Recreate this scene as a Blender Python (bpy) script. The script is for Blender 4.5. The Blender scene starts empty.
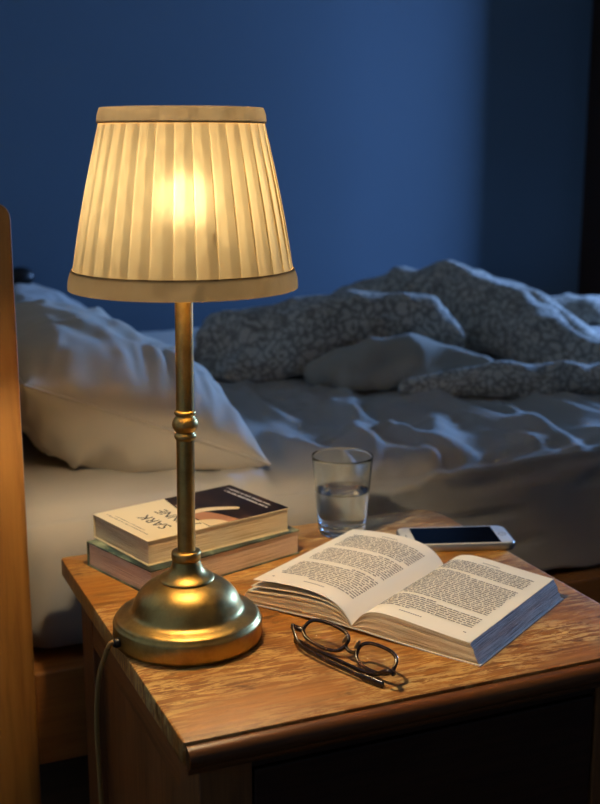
import bpy, bmesh, math, random
import numpy as np
from mathutils import Vector, Matrix, noise as mnoise

random.seed(7)
rng = np.random.default_rng(11)
SC = bpy.context.scene
COL = SC.collection
PI = math.pi
ZT = 0.58                                   # top of the nightstand

# ------------------------------------------------------------------ camera
PITCH, YAW, FPX = math.radians(12.5), math.radians(66.9), 1181.0
CAM = Vector((0, 0, ZT + 0.488))
FH = Vector((math.cos(YAW), math.sin(YAW), 0))
RT = Vector((math.sin(YAW), -math.cos(YAW), 0))
ZV = Vector((0, 0, 1))
FW = FH * math.cos(PITCH) - ZV * math.sin(PITCH)
UP = FH * math.sin(PITCH) + ZV * math.cos(PITCH)
cd = bpy.data.cameras.new('camera')
cam = bpy.data.objects.new('camera', cd)
COL.objects.link(cam)
cam.matrix_world = Matrix((
    (RT.x, UP.x, -FW.x, CAM.x), (RT.y, UP.y, -FW.y, CAM.y), (RT.z, UP.z, -FW.z, CAM.z), (0, 0, 0, 1)))
cd.sensor_fit = 'VERTICAL'
cd.sensor_height = 36
cd.lens = FPX / 804 * 36
cd.clip_start = 0.02
cd.dof.use_dof = True
cd.dof.focus_distance = 1.14
cd.dof.aperture_fstop = 6.2
SC.camera = cam


def ray(x, y):
    return RT * (x - 300) + UP * (402 - y) + FW * FPX


def at_y(x, y, Y):                          # the point of the plane Y = const seen at a photo position
    d = ray(x, y)
    return CAM + d * ((Y - CAM.y) / d.y)


# ------------------------------------------------------------------ materials
class NT:
    def __init__(self, name):
        self.m = bpy.data.materials.new(name)
        self.m.use_nodes = True
        self.t = self.m.node_tree
        self.t.nodes.clear()
        self.out = self.n('ShaderNodeOutputMaterial')

    def n(self, kind, **kw):
        nd = self.t.nodes.new(kind)
        for k, v in kw.items():
            if k.startswith('i_'):
                key = k[2:]
                key = int(key) if key.isdigit() else key.replace('_', ' ')
                nd.inputs[key].default_value = v
            else:
                setattr(nd, k, v)
        return nd

    def l(self, a, b):
        self.t.links.new(a, b)

    def coords(self, scale=(1, 1, 1), kind='Object', rot=(0, 0, 0)):
        tc = self.n('ShaderNodeTexCoord')
        mp = self.n('ShaderNodeMapping')
        mp.inputs['Scale'].default_value = scale
        mp.inputs['Rotation'].default_value = rot
        self.l(tc.outputs[kind], mp.inputs['Vector'])
        return mp.outputs['Vector']

    def noise(self, vec, scale=5, detail=4, rough=.55, dist=0):
        nd = self.n('ShaderNodeTexNoise')
        nd.inputs['Scale'].default_value = scale
        nd.inputs['Detail'].default_value = detail
        nd.inputs['Roughness'].default_value = rough
        nd.inputs['Distortion'].default_value = dist
        self.l(vec, nd.inputs['Vector'])
        return nd.outputs['Fac']

    def ramp(self, fac, stops):
        r = self.n('ShaderNodeValToRGB')
        e = r.color_ramp.elements
        while len(e) < len(stops):
            e.new(0.5)
        for i, (p, c) in enumerate(stops):
            e[i].position = p
            e[i].color = (*c, 1) if len(c) == 3 else c
        self.l(fac, r.inputs['Fac'])
        return r.outputs['Color']

    def mix(self, fac, a, b, mode='MIX'):
        mx = self.n('ShaderNodeMix', data_type='RGBA', blend_type=mode)
        for sock, v in ((mx.inputs[0], fac), (mx.inputs[6], a), (mx.inputs[7], b)):
            if isinstance(v, bpy.types.NodeSocket):
                self.l(v, sock)
            elif isinstance(v, (int, float)):
                sock.default_value = v
            else:
                sock.default_value = (*v, 1)
        return mx.outputs[2]

    def bsdf(self, color, rough=.6, metal=0, bump=None, bump_s=.3, bump_d=.002, **kw):
        b = self.n('ShaderNodeBsdfPrincipled')
        if isinstance(color, bpy.types.NodeSocket):
            self.l(color, b.inputs['Base Color'])
        else:
            b.inputs['Base Color'].default_value = (*color, 1)
        if isinstance(rough, bpy.types.NodeSocket):
            self.l(rough, b.inputs['Roughness'])
        else:
            b.inputs['Roughness'].default_value = rough
        b.inputs['Metallic'].default_value = metal
        for k, v in kw.items():
            b.inputs[k.replace('_', ' ')].default_value = v
        if bump is not None:
            bp = self.n('ShaderNodeBump')
            bp.inputs['Strength'].default_value = bump_s
            bp.inputs['Distance'].default_value = bump_d
            self.l(bump, bp.inputs['Height'])
            self.l(bp.outputs['Normal'], b.inputs['Normal'])
        self.l(b.outputs['BSDF'], self.out.inputs['Surface'])
        return b


def rgb(r, g, b):                           # sRGB 0-255 to linear
    return tuple(((c / 255) / 12.92 if c / 255 < .04045 else ((c / 255 + .055) / 1.055) ** 2.4) for c in (r, g, b))


def plain(name, color, rough=.6, metal=0, **kw):
    t = NT(name)
    t.bsdf(color, rough, metal, **kw)
    return t.m


def wood(name, dark, mid, light, axis='X', scale=1.0, rough=.45, wear=0.0, wearcol=(.5, .36, .2)):
    t = NT(name)
    s = {'X': (8, 130, 130), 'Y': (130, 8, 130), 'Z': (130, 130, 8)}[axis]
    v = t.coords(tuple(q * scale for q in s))
    g = t.noise(v, 1.0, 6, .62, .6)
    s2 = {'X': (1, 6, 6), 'Y': (6, 1, 6), 'Z': (6, 6, 1)}[axis]
    big = t.noise(t.coords(tuple(q * scale for q in s2)), 1.6, 3, .5, 1.2)
    c = t.ramp(g, [(.28, dark), (.5, mid), (.74, light)])
    c = t.mix(.45, c, t.ramp(big, [(.3, tuple(q * .55 for q in dark)), (.7, light)]), 'MIX')
    rsock = rough
    if wear:
        s3 = {'X': (38, 230, 60), 'Y': (230, 38, 60), 'Z': (230, 230, 38)}[axis]
        patch = t.noise(t.coords((5, 7, 7)), 1.0, 4, .6, .5)
        scr = t.noise(t.coords(s3, rot=(0, 0, .12)), .8, 5, .75, .6)
        pm = t.ramp(patch, [(.42, (.1, .1, .1)), (.60, (1, 1, 1))])
        sm = t.ramp(scr, [(.47, (0, 0, 0)), (.54, (1, 1, 1))])
        mask = t.mix(1.0, pm, sm, 'MULTIPLY')
        mask = t.mix(1.0, mask, (wear, wear, wear), 'MULTIPLY')
        c = t.mix(mask, c, wearcol)
        spots = t.ramp(t.noise(t.coords((16, 34, 20)), 1.0, 5, .7), [(.60, (0, 0, 0)), (.70, (.7, .7, .7))])
        c = t.mix(spots, c, tuple(q * .45 for q in dark))
        rr = t.n('ShaderNodeMapRange')
        rr.inputs['To Min'].default_value = rough
        rr.inputs['To Max'].default_value = .75
        t.l(mask, rr.inputs['Value'])
        rsock = rr.outputs['Result']
    t.bsdf(c, rsock, bump=g, bump_s=.25, bump_d=.0012)
    return t.m


def cloth(name, color, weave=900, rough=.9, var=.12, sheen=.2):
    t = NT(name)
    v = t.coords()
    fine = t.noise(v, weave, 2, .6)
    big = t.noise(v, 6, 3, .5)
    c = t.ramp(big, [(.3, tuple(q * (1 - var) for q in color)), (.7, color)])
    t.bsdf(c, rough, bump=fine, bump_s=.25, bump_d=.001, Sheen_Weight=sheen)
    return t.m


def page_edges(name, c1, c2, freq=70):
    """paper edges: thin leaf lines running along the block (uv.y counts through the leaves)"""
    t = NT(name)
    v = t.coords((1.2, freq, 1), 'UV')
    f = t.noise(v, 1.0, 4, .65)
    c = t.ramp(f, [(.31, tuple(q * .35 for q in c2)), (.41, c2), (.54, c1)])
    t.bsdf(c, .85, bump=f, bump_s=.6, bump_d=.0012)
    return t.m


M = {}
M['table_top'] = wood('worn_oak', rgb(82, 44, 10), rgb(154, 94, 28), rgb(190, 126, 46), 'X', 1.0, .42, .95, rgb(218, 178, 106))
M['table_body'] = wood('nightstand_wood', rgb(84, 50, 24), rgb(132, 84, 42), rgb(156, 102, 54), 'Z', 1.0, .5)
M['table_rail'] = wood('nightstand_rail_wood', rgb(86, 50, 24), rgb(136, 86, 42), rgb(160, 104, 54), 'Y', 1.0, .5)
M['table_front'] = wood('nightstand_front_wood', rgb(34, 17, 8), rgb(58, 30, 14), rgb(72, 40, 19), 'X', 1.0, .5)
M['moulding'] = wood('moulding_wood', rgb(62, 33, 14), rgb(112, 64, 28), rgb(140, 86, 40), 'X', 1.0, .38)
M['pine'] = wood('bed_pine', rgb(122, 78, 32), rgb(164, 112, 50), rgb(184, 131, 64), 'Z', .55, .42)
M['pine_rail'] = wood('bed_rail_pine', rgb(112, 68, 26), rgb(150, 94, 40), rgb(170, 112, 52), 'X', .55, .5)
M['dark_wood'] = wood('dark_stained_wood', rgb(34, 19, 10), rgb(54, 31, 18), rgb(68, 40, 24), 'Z', .8, .5)
M['sheet'] = cloth('bed_linen', rgb(172, 166, 156), 1100)
M['pillowcase'] = cloth('pillow_linen', rgb(212, 202, 184), 1100)
M['pillowcase_grey'] = cloth('grey_pillow_linen', rgb(178, 174, 168), 1100)
M['duvet_plain'] = cloth('duvet_underside_cotton', rgb(166, 156, 140), 1000)
M['paper'] = plain('page_paper', rgb(236, 226, 202), .85)
M['ink'] = plain('printing_ink', rgb(72, 66, 60), .9)
M['page_ink'] = plain('small_type_ink', rgb(104, 98, 92), .9)
M['edges'] = page_edges('page_edges_cream', rgb(244, 226, 188), rgb(196, 162, 112), 60)
M['edges_pink'] = page_edges('page_edges_pinkish', rgb(246, 222, 192), rgb(204, 168, 134), 55)
M['edges_fore'] = page_edges('fore_edge_leaves', rgb(236, 226, 212), rgb(160, 146, 128), 46)
M['cover_white'] = plain('cover_card', rgb(226, 222, 214), .5)
M['cream_cover'] = plain('cream_cover', rgb(232, 214, 172), .45)
M['nose_pad'] = plain('nose_pad_silicone', rgb(150, 122, 84), .4)
M['black'] = plain('black_plastic', rgb(16, 15, 15), .4)
M['white_print'] = plain('white_print', rgb(216, 210, 200), .6)


def art_dark():
    t = NT('cover_picture_dark')
    f = t.noise(t.coords((30, 14, 1), rot=(0, 0, .5)), 1, 3, .5, .8)
    t.bsdf(t.ramp(f, [(.35, rgb(22, 16, 14)), (.6, rgb(44, 29, 22)), (.75, rgb(84, 54, 36))]), .55, Specular_IOR_Level=.25)
    return t.m


def art_teal():
    t = NT('teal_cover')
    f = t.noise(t.coords((22, 16, 1)), 1, 4, .6, .4)
    t.bsdf(t.ramp(f, [(.42, rgb(24, 34, 34)), (.55, rgb(54, 78, 74)), (.68, rgb(150, 162, 132))]), .35)
    return t.m


M['art_dark'] = art_dark()
M['teal_cover'] = art_teal()
M['art_skin'] = plain('cover_picture_tan', rgb(176, 122, 84), .4)
M['art_cream'] = plain('cover_picture_cream', rgb(226, 202, 156), .4)


def brass():
    t = NT('aged_brass')
    f = t.noise(t.coords((1, 1, 1)), 38, 5, .65)
    br = t.noise(t.coords((60, 60, 900)), 1, 2, .5)
    c = t.ramp(f, [(.3, rgb(156, 130, 72)), (.6, rgb(196, 166, 98))])
    rr = t.n('ShaderNodeMapRange')
    rr.inputs['To Min'].default_value = .32
    rr.inputs['To Max'].default_value = .46
    t.l(f, rr.inputs['Value'])
    t.bsdf(c, rr.outputs['Result'], 1.0, bump=br, bump_s=.05, bump_d=.0006)
    return t.m


M['brass'] = brass()
M['silver'] = plain('phone_aluminium', rgb(176, 172, 166), .35, .9)
M['phone_white'] = plain('phone_white_front', rgb(222, 220, 214), .3)
M['screen'] = plain('phone_screen_glass', rgb(6, 8, 14), .12, Specular_IOR_Level=.06)


def shade_mat(name, trans, tint, pleated, dcol):
    """linen: a little light goes through; folded-over cloth (pleat overlap) lets less through"""
    t = NT(name)
    weave = t.noise(t.coords((260, 260, 60)), 1, 3, .6)
    slub = t.noise(t.coords((1, 1, 1)), 420, 2, .6)
    k = t.ramp(weave, [(.35, (.72, .72, .72)), (.65, (1, 1, 1))])
    k = t.mix(1.0, k, t.ramp(slub, [(.3, (.9, .9, .9)), (.7, (1, 1, 1))]), 'MULTIPLY')
    if not pleated:
        blot = t.noise(t.coords(), 55, 2, .5)
        k = t.mix(1.0, k, t.ramp(blot, [(.34, (.74, .72, .7)), (.66, (1, 1, 1))]), 'MULTIPLY')
    if pleated:
        uv = t.n('ShaderNodeTexCoord')
        sp = t.n('ShaderNodeSeparateXYZ')
        t.l(uv.outputs['UV'], sp.inputs['Vector'])
        fr = t.n('ShaderNodeMath', operation='FRACT')
        t.l(sp.outputs['X'], fr.inputs[0])
        lay = t.ramp(fr.outputs[0], [(0.0, (1.3, 1.3, 1.3)), (.07, (1.3, 1.3, 1.3)), (.11, (.98, .98, .98)), (.5, (.92, .92, .92)),
                                     (.60, (.60, .60, .60)), (1.0, (.56, .56, .56))])
        k = t.mix(1.0, k, lay, 'MULTIPLY')
    tc = t.mix(1.0, k, tuple(trans * q for q in tint), 'MULTIPLY')
    tr = t.n('ShaderNodeBsdfTranslucent')
    t.l(tc, tr.inputs['Color'])
    df = t.n('ShaderNodeBsdfDiffuse')
    df.inputs['Color'].default_value = (*dcol, 1)
    ad = t.n('ShaderNodeAddShader')
    t.l(tr.outputs[0], ad.inputs[0])
    t.l(df.outputs[0], ad.inputs[1])
    rf = t.n('ShaderNodeBsdfRefraction')
    rf.inputs['Roughness'].default_value = .72
    rf.inputs['IOR'].default_value = 1.25
    t.l(t.mix(1.0, k, tuple(.0034 * q for q in tint) if pleated else (0, 0, 0), 'MULTIPLY'), rf.inputs['Color'])
    ad2 = t.n('ShaderNodeAddShader')
    t.l(ad.outputs[0], ad2.inputs[0])
    t.l(rf.outputs[0], ad2.inputs[1])
    t.l(ad2.outputs[0], t.out.inputs['Surface'])
    return t.m


SHADE_T = .042
M['shade'] = shade_mat('pleated_shade_linen', SHADE_T * .70, (1, .78, .42), True, rgb(178, 150, 98))
M['shade_trim'] = shade_mat('shade_trim_tape', SHADE_T * .42, (1, .77, .46), False, rgb(124, 100, 68))


def emis(name, col, s):
    t = NT(name)
    e = t.n('ShaderNodeEmission')
    e.inputs['Color'].default_value = (*col, 1)
    e.inputs['Strength'].default_value = s
    t.l(e.outputs[0], t.out.inputs['Surface'])
    return t.m


M['bulb'] = emis('lit_bulb', (1, .83, .57), 500)


def glassm(name, ior, col=(1, 1, 1)):
    t = NT(name)
    g = t.n('ShaderNodeBsdfGlass')
    g.inputs['IOR'].default_value = ior
    g.inputs['Roughness'].default_value = 0
    g.inputs['Color'].default_value = (*col, 1)
    t.l(g.outputs[0], t.out.inputs['Surface'])
    return t.m


M['glass'] = glassm('clear_glass', 1.46, (.97, .985, .98))
M['water'] = glassm('still_water', 1.333)


def lensm():
    t = NT('spectacle_lens')
    tr = t.n('ShaderNodeBsdfTransparent')
    tr.inputs['Color'].default_value = (.95, .96, .95, 1)
    gl = t.n('ShaderNodeBsdfGlossy')
    gl.inputs['Roughness'].default_value = .03
    mx = t.n('ShaderNodeMixShader')
    mx.inputs[0].default_value = .03
    t.l(tr.outputs[0], mx.inputs[1])
    t.l(gl.outputs[0], mx.inputs[2])
    t.l(mx.outputs[0], t.out.inputs['Surface'])
    return t.m


M['lens'] = lensm()


def tort():
    t = NT('tortoiseshell_frame')
    f = t.noise(t.coords(), 120, 3, .6)
    t.bsdf(t.ramp(f, [(.4, rgb(26, 16, 12)), (.62, rgb(58, 36, 24)), (.75, rgb(110, 74, 46))]), .18, Specular_IOR_Level=.7)
    return t.m


M['frame'] = tort()


def duvet_mat():
    t = NT('patterned_duvet_cotton')
    v = t.coords()
    warp = t.n('ShaderNodeTexNoise')
    warp.inputs['Scale'].default_value = 14
    t.l(v, warp.inputs['Vector'])
    mixv = t.n('ShaderNodeMix', data_type='VECTOR')
    mixv.inputs[0].default_value = .06
    t.l(v, mixv.inputs[4])
    t.l(warp.outputs['Color'], mixv.inputs[5])
    vo = t.n('ShaderNodeTexVoronoi', feature='DISTANCE_TO_EDGE')
    vo.inputs['Scale'].default_value = 52
    t.l(mixv.outputs[1], vo.inputs['Vector'])
    vo2 = t.n('ShaderNodeTexVoronoi', feature='F1')
    vo2.inputs['Scale'].default_value = 90
    t.l(mixv.outputs[1], vo2.inputs['Vector'])
    a = t.ramp(vo.outputs['Distance'], [(.05, (1, 1, 1)), (.11, (0, 0, 0))])
    b = t.ramp(vo2.outputs['Distance'], [(.30, (1, 1, 1)), (.40, (0, 0, 0))])
    m = t.mix(1.0, a, b, 'LIGHTEN')
    m = t.mix(1.0, m, (.8, .8, .8), 'MULTIPLY')
    c = t.mix(m, rgb(196, 187, 172), rgb(112, 104, 96))
    fine = t.noise(v, 900, 2, .6)
    t.bsdf(c, .9, bump=fine, bump_s=.2, bump_d=.001, Sheen_Weight=.2)
    return t.m


M['duvet'] = duvet_mat()


def wall_mat(name, c):
    t = NT(name)
    f = t.noise(t.coords(), 2.2, 3, .5)
    fine = t.noise(t.coords(), 260, 2, .5)
    t.bsdf(t.ramp(f, [(.3, tuple(q * .93 for q in c)), (.7, c)]), .85, bump=fine, bump_s=.08, bump_d=.001)
    return t.m


M['wall'] = wall_mat('blue_wall_paint', rgb(88, 108, 127))
M['wall_white'] = wall_mat('cream_wall_paint', rgb(236, 222, 196))
M['wall_dim'] = wall_mat('taupe_wall_paint', rgb(136, 122, 104))
M['floor'] = wood('brown_floorboards', rgb(60, 40, 26), rgb(92, 63, 40), rgb(112, 78, 50), 'X', .5, .5)

# ------------------------------------------------------------------ object helpers


def thing(name, label, cat, loc=(0, 0, 0), group=None):
    o = bpy.data.objects.new(name, None)
    COL.objects.link(o)
    o.location = loc
    o.empty_display_size = .05
    tag(o, label, cat, group)
    return o


def tag(o, label, cat, group=None):
    o['label'] = label
    o['category'] = cat
    if group:
        o['group'] = group
    return o


def abs_loc(p):
    v = Vector((0, 0, 0))
    while p is not None:
        v = v + p.location
        p = p.parent
    return v


def obj(name, bm, mat, parent=None, smooth=False, loc=None, label=None):
    """link a bmesh (world coordinates) as ONE object; child coordinates become local to its thing"""
    me = bpy.data.meshes.new(name)
    base = Vector(loc) if loc is not None else Vector((0, 0, 0))
    org = abs_loc(parent) + base
    if isinstance(bm, bmesh.types.BMesh):
        bmesh.ops.translate(bm, vec=-org, verts=bm.verts)
        bm.to_mesh(me)
        bm.free()
    else:
        me = bm
        me.name = name
        me.transform(Matrix.Translation(-org))
    if smooth:
        me.polygons.foreach_set('use_smooth', [True] * len(me.polygons))
        if smooth is not True:
            me.set_sharp_from_angle(angle=math.radians(smooth))
    mats = mat if isinstance(mat, (list, tuple)) else [mat]
    for m in mats:
        me.materials.append(m)
    o = bpy.data.objects.new(name, me)
    COL.objects.link(o)
    o.location = base
    if parent is not None:
        o.parent = parent
    if label:
        o['label'] = label
    return o


def struct(name, bm, mat, **kw):
    o = obj(name, bm, mat, **kw)
    o['kind'] = 'structure'
    return o


def box(bm, x0, x1, y0, y1, z0, z1, bev=0, seg=2):
    b2 = bmesh.new()
    bmesh.ops.create_cube(b2, size=1)
    bmesh.ops.transform(b2, matrix=Matrix.Translation(((x0 + x1) / 2, (y0 + y1) / 2, (z0 + z1) / 2)) @ Matrix.Diagonal((x1 - x0, y1 - y0, z1 - z0, 1)), verts=b2.verts)
    if bev:
        bmesh.ops.bevel(b2, geom=b2.edges[:], offset=bev, segments=seg, profile=.5, affect='EDGES')
    join(bm, b2)
    return bm


def join(bm, b2, mtx=None):
    if mtx is not None:
        bmesh.ops.transform(b2, matrix=mtx, verts=b2.verts)
    me = bpy.data.meshes.new('tmp')
    b2.to_mesh(me)
    b2.free()
    bm.from_mesh(me)
    bpy.data.meshes.remove(me)


def bx(*a, **k):
    return box(bmesh.new(), *a, **k)


def frame_mtx(org, u, v, w):
    return Matrix(((u[0], v[0], w[0], org[0]), (u[1], v[1], w[1], org[1]), (u[2], v[2], w[2], org[2]), (0, 0, 0, 1)))


def lathe(prof, seg=64, center=(0, 0, 0), lean=None, closed=False):
    """revolve (r, z) pairs about Z; lean shifts the axis with height"""
    bm = bmesh.new()
    rows = []
    for r, z in prof:
        off = (lean(z) if lean else Vector((0, 0, 0))) + Vector(center)
        if r < 1e-6:
            rows.append([bm.verts.new((off.x, off.y, off.z + z))])
        else:
            rows.append([bm.verts.new((off.x + r * math.cos(2 * PI * k / seg), off.y + r * math.sin(2 * PI * k / seg), off.z + z)) for k in range(seg)])
    pairs = list(zip(rows, rows[1:])) + ([(rows[-1], rows[0])] if closed else [])
    for a, b in pairs:
        for k in range(seg):
            j = (k + 1) % seg
            if len(a) == 1 and len(b) == 1:
                continue
            if len(a) == 1:
                bm.faces.new((a[0], b[j], b[k]))
            elif len(b) == 1:
                bm.faces.new((a[k], a[j], b[0]))
            else:
                bm.faces.new((a[k], a[j], b[j], b[k]))
    bmesh.ops.recalc_face_normals(bm, faces=bm.faces)
    return bm


def spline(pts, n=8, closed=False):
    """Catmull-Rom through points"""
    P = [Vector(p) for p in pts]
    out = []
    N = len(P)
    rngi = range(N if closed else N - 1)
    for i in rngi:
        p1, p2 = P[i], P[(i + 1) % N]
        p0 = P[(i - 1) % N] if (closed or i > 0) else p1 * 2 - p2
        p3 = P[(i + 2) % N] if (closed or i + 2 < N) else p2 * 2 - p1
        for k in range(n):
            t = k / n
            out.append(.5 * ((2 * p1) + (p2 - p0) * t + (2 * p0 - 5 * p1 + 4 * p2 - p3) * t * t + (3 * p1 - p0 - 3 * p2 + p3) * t ** 3))
    if not closed:
        out.append(P[-1])
    return out


def tube(path, rad, seg=10, closed=False, ref=None, bm=None):
    """sweep an elliptical section (ra along ref, rb across) along a path; rad may be a list of (ra, rb)"""
    bm = bm or bmesh.new()
    n = len(path)
    rings = []
    for i, p in enumerate(path):
        a = path[(i - 1) % n] if (closed or i > 0) else p
        b = path[(i + 1) % n] if (closed or i < n - 1) else p
        t = (b - a).normalized()
        rf = Vector(ref) if ref is not None else (Vector((0, 0, 1)) if abs(t.z) < .9 else Vector((1, 0, 0)))
        s = t.cross(rf).normalized()
        q = s.cross(t).normalized()
        r = rad[i] if isinstance(rad, list) else rad
        ra, rb = r if isinstance(r, tuple) else (r, r)
        rings.append([bm.verts.new(p + q * (ra * math.cos(2 * PI * k / seg)) + s * (rb * math.sin(2 * PI * k / seg))) for k in range(seg)])
    for i in range(n if closed else n - 1):
        a, b = rings[i], rings[(i + 1) % n]
        for k in range(seg):
            bm.faces.new((a[k], a[(k + 1) % seg], b[(k + 1) % seg], b[k]))
    if not closed:
        bm.faces.new(rings[0][::-1])
        bm.faces.new(rings[-1])
    bmesh.ops.recalc_face_normals(bm, faces=bm.faces)
    return bm


def prism(pts, z0, z1, bev=0, seg=2, top_only=False):
    """extrude a plan outline from z0 to z1"""
    bm = bmesh.new()
    lo = [bm.verts.new((p[0], p[1], z0)) for p in pts]
    hi = [bm.verts.new((p[0], p[1], z1)) for p in pts]
    n = len(pts)
    bm.faces.new(lo[::-1])
    bm.faces.new(hi)
    for i in range(n):
        bm.faces.new((lo[i], lo[(i + 1) % n], hi[(i + 1) % n], hi[i]))
    bmesh.ops.recalc_face_normals(bm, faces=bm.faces)
    if bev:
        es = [e for e in bm.edges if abs(e.verts[0].co.z - e.verts[1].co.z) < 1e-6 and (not top_only or e.verts[0].co.z > (z0 + z1) / 2)]
        bmesh.ops.bevel(bm, geom=es, offset=bev, segments=seg, profile=.5, affect='EDGES')
    return bm


def round_rect(x0, x1, y0, y1, radii, n=6):
    """plan outline; radii for corners (x0y0, x1y0, x1y1, x0y1)"""
    out = []
    for (cx, cy, a0), r in zip(((x0, y0, PI), (x1, y0, 1.5 * PI), (x1, y1, 0), (x0, y1, .5 * PI)), radii):
        ox = cx + (r if cx == x0 else -r)
        oy = cy + (r if cy == y0 else -r)
        for k in range(n + 1):
            a = a0 + .5 * PI * k / n
            out.append((ox + r * math.cos(a), oy + r * math.sin(a)))
    return out


def grid_mesh(name, P, closed_u=False, uv=None):
    """P: array (nu, nv, 3) to a quad mesh"""
    nu, nv = P.shape[:2]
    me = bpy.data.meshes.new(name)
    idx = np.arange(nu * nv).reshape(nu, nv)
    a = idx if closed_u else idx[:-1]
    b = np.roll(idx, -1, 0) if closed_u else idx[1:]
    f = np.stack([a[:, :-1], b[:, :-1], b[:, 1:], a[:, 1:]], -1).reshape(-1, 4)
    me.from_pydata(P.reshape(-1, 3).tolist(), [], f.tolist())
    me.update()
    return me


# ------------------------------------------------------------------ the room
WY, WX = 2.92, 3.3
struct('floor', bx(-.45, WX, -1.0, WY, -.05, 0), M['floor'])
struct('wall_back', bx(-.45, WX + .1, WY, WY + .1, 0, 2.5), M['wall'])
struct('wall_left', bx(-.55, -.45, -1.0, WY + .1, 0, 2.5), M['wall_white'])
struct('wall_front', bx(-.55, WX + .1, -1.1, -1.0, 0, 2.5), M['wall_dim'])
struct('ceiling', bx(-.55, WX + .1, -1.0, WY + .1, 2.5, 2.6), M['wall_dim'])
WINS = ((2.21, 2.56, .74, 1.46), (-.35, .45, .85, 2.05))   # right wall openings, the second made up for blue fill: y0, y1, z0, z1
b = bmesh.new()
(a0, a1, az0, az1), (c0, c1, cz0, cz1) = WINS
box(b, WX, WX + .1, -1.0, c0, 0, 2.5)
box(b, WX, WX + .1, c1, a0, 0, 2.5)
box(b, WX, WX + .1, a1, WY, 0, 2.5)
for y0, y1, z0, z1 in WINS:
    box(b, WX, WX + .1, y0, y1, 0, z0)
    box(b, WX, WX + .1, y0, y1, z1, 2.5)
struct('wall_right', b, M['wall_dim'])
for k, (y0, y1, z0, z1) in enumerate(WINS):
    b = bmesh.new()
    for a in ((y0, y0 + .03, z0, z1), (y1 - .03, y1, z0, z1), (y0 + .03, y1 - .03, z0, z0 + .03), (y0 + .03, y1 - .03, z1 - .03, z1)):
        box(b, WX + .02, WX + .08, *a)
    struct('window_%d' % (k + 1), b, M['dark_wood'])  # second frame belongs to the made-up fill opening
# dark door frame on the back wall at the right
b = bmesh.new()
box(b, 2.15, 2.48, WY - .15, WY, 0, 2.12, .004)
box(b, 3.02, 3.14, WY - .15, WY, 0, 2.12, .004)
box(b, 2.48, 3.02, WY - .15, WY, 2.0, 2.12, .004)
struct('trim_1', b, M['dark_wood'])
b = bx(2.48, 3.02, WY - .07, WY - .02, .01, 2.0, .003)
dr = struct('door_1', b, M['dark_wood'])

# ------------------------------------------------------------------ bed
bed = thing('bed_frame', 'honey coloured pine bed frame with a tall rounded headboard at the left', 'bed', (.12, 1.36, 0))


def post(x0, x1, y0, y1, z1, r):
    pts = [(x0, 0), (x1, 0)] + [(x1 - r + r * math.cos(a), z1 - r + r * math.sin(a)) for a in np.linspace(0, PI / 2, 8)] + [(x0, z1)]
    bm = bmesh.new()
    A = [bm.verts.new((p[0], y0, p[1])) for p in pts]
    B = [bm.verts.new((p[0], y1, p[1])) for p in pts]
    n = len(pts)
    bm.faces.new(A)
    bm.faces.new(B[::-1])
    for i in range(n):
        bm.faces.new((A[i], B[i], B[(i + 1) % n], A[(i + 1) % n]))
    bmesh.ops.recalc_face_normals(bm, faces=bm.faces)
    es = [e for e in bm.edges if abs(e.verts[0].co.y - e.verts[1].co.y) < 1e-6]
    bmesh.ops.bevel(bm, geom=es, offset=.004, segments=2, profile=.5, affect='EDGES')
    return bm


obj('headboard_post', post(.125, .2265, 1.355, 1.40, 1.0, .018), M['pine'], bed, 35)
obj('headboard_post', post(.125, .2265, 2.80, 2.845, 1.0, .018), M['pine'], bed, 35)
obj('headboard', bx(.15, .20, 1.40, 2.80, .35, .95, .004), M['pine'], bed)
obj('side_rail', bx(.2265, 2.06, 1.362, 1.398, .305, .428, .003), M['pine_rail'], bed)
obj('side_rail', bx(.2265, 2.06, 2.802, 2.838, .305, .428, .003), M['pine_rail'], bed)
obj('foot_rail', bx(2.06, 2.095, 1.362, 2.838, .305, .428, .003), M['pine'], bed)
obj('foot_leg', bx(2.045, 2.095, 1.40, 1.45, 0, .305, .003), M['pine'], bed)
obj('foot_leg', bx(2.045, 2.095, 2.75, 2.80, 0, .305, .003), M['pine'], bed)
obj('slat_base', bx(.2265, 2.06, 1.398, 2.802, .395, .418), M['pine_rail'], bed)


def wrinkles(X, Y, segs):
    """sum of soft folds; seg = (x0, y0, x1, y1, bend, width, height)"""
    H = np.zeros_like(X)
    for x0, y0, x1, y1, bend, w, h in segs:
        dx, dy = x1 - x0, y1 - y0
        L = math.hypot(dx, dy)
        ux, uy = dx / L, dy / L
        s = ((X - x0) * ux + (Y - y0) * uy) / L
        d = -(X - x0) * uy + (Y - y0) * ux - bend * np.sin(np.clip(s, 0, 1) * PI)
        tp = np.clip(s, 0, 1) * np.clip(1 - s, 0, 1) * 4
        tp = np.clip(tp, 0, 1)
        tp = tp * tp * (3 - 2 * tp) * ((s > 0) & (s < 1))
        q = d / (w * (.6 + .6 * np.clip(s, 0, 1)))
        H += h * tp * (np.exp(-q * q) - .3 * np.exp(-((q - 1.7) / 1.3) ** 2))
    return H


def vnoise(X, Y, Z, f, seed=0):
    out = np.empty(X.size)
    o = Vector((seed * 7.3, seed * 3.1, seed * 1.7))
    for i, (x, y, z) in enumerate(zip(X.ravel() * f, Y.ravel() * f, Z.ravel() * f)):
        out[i] = mnoise.noise(Vector((x, y, z)) + o)
    return out.reshape(X.shape)


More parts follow.
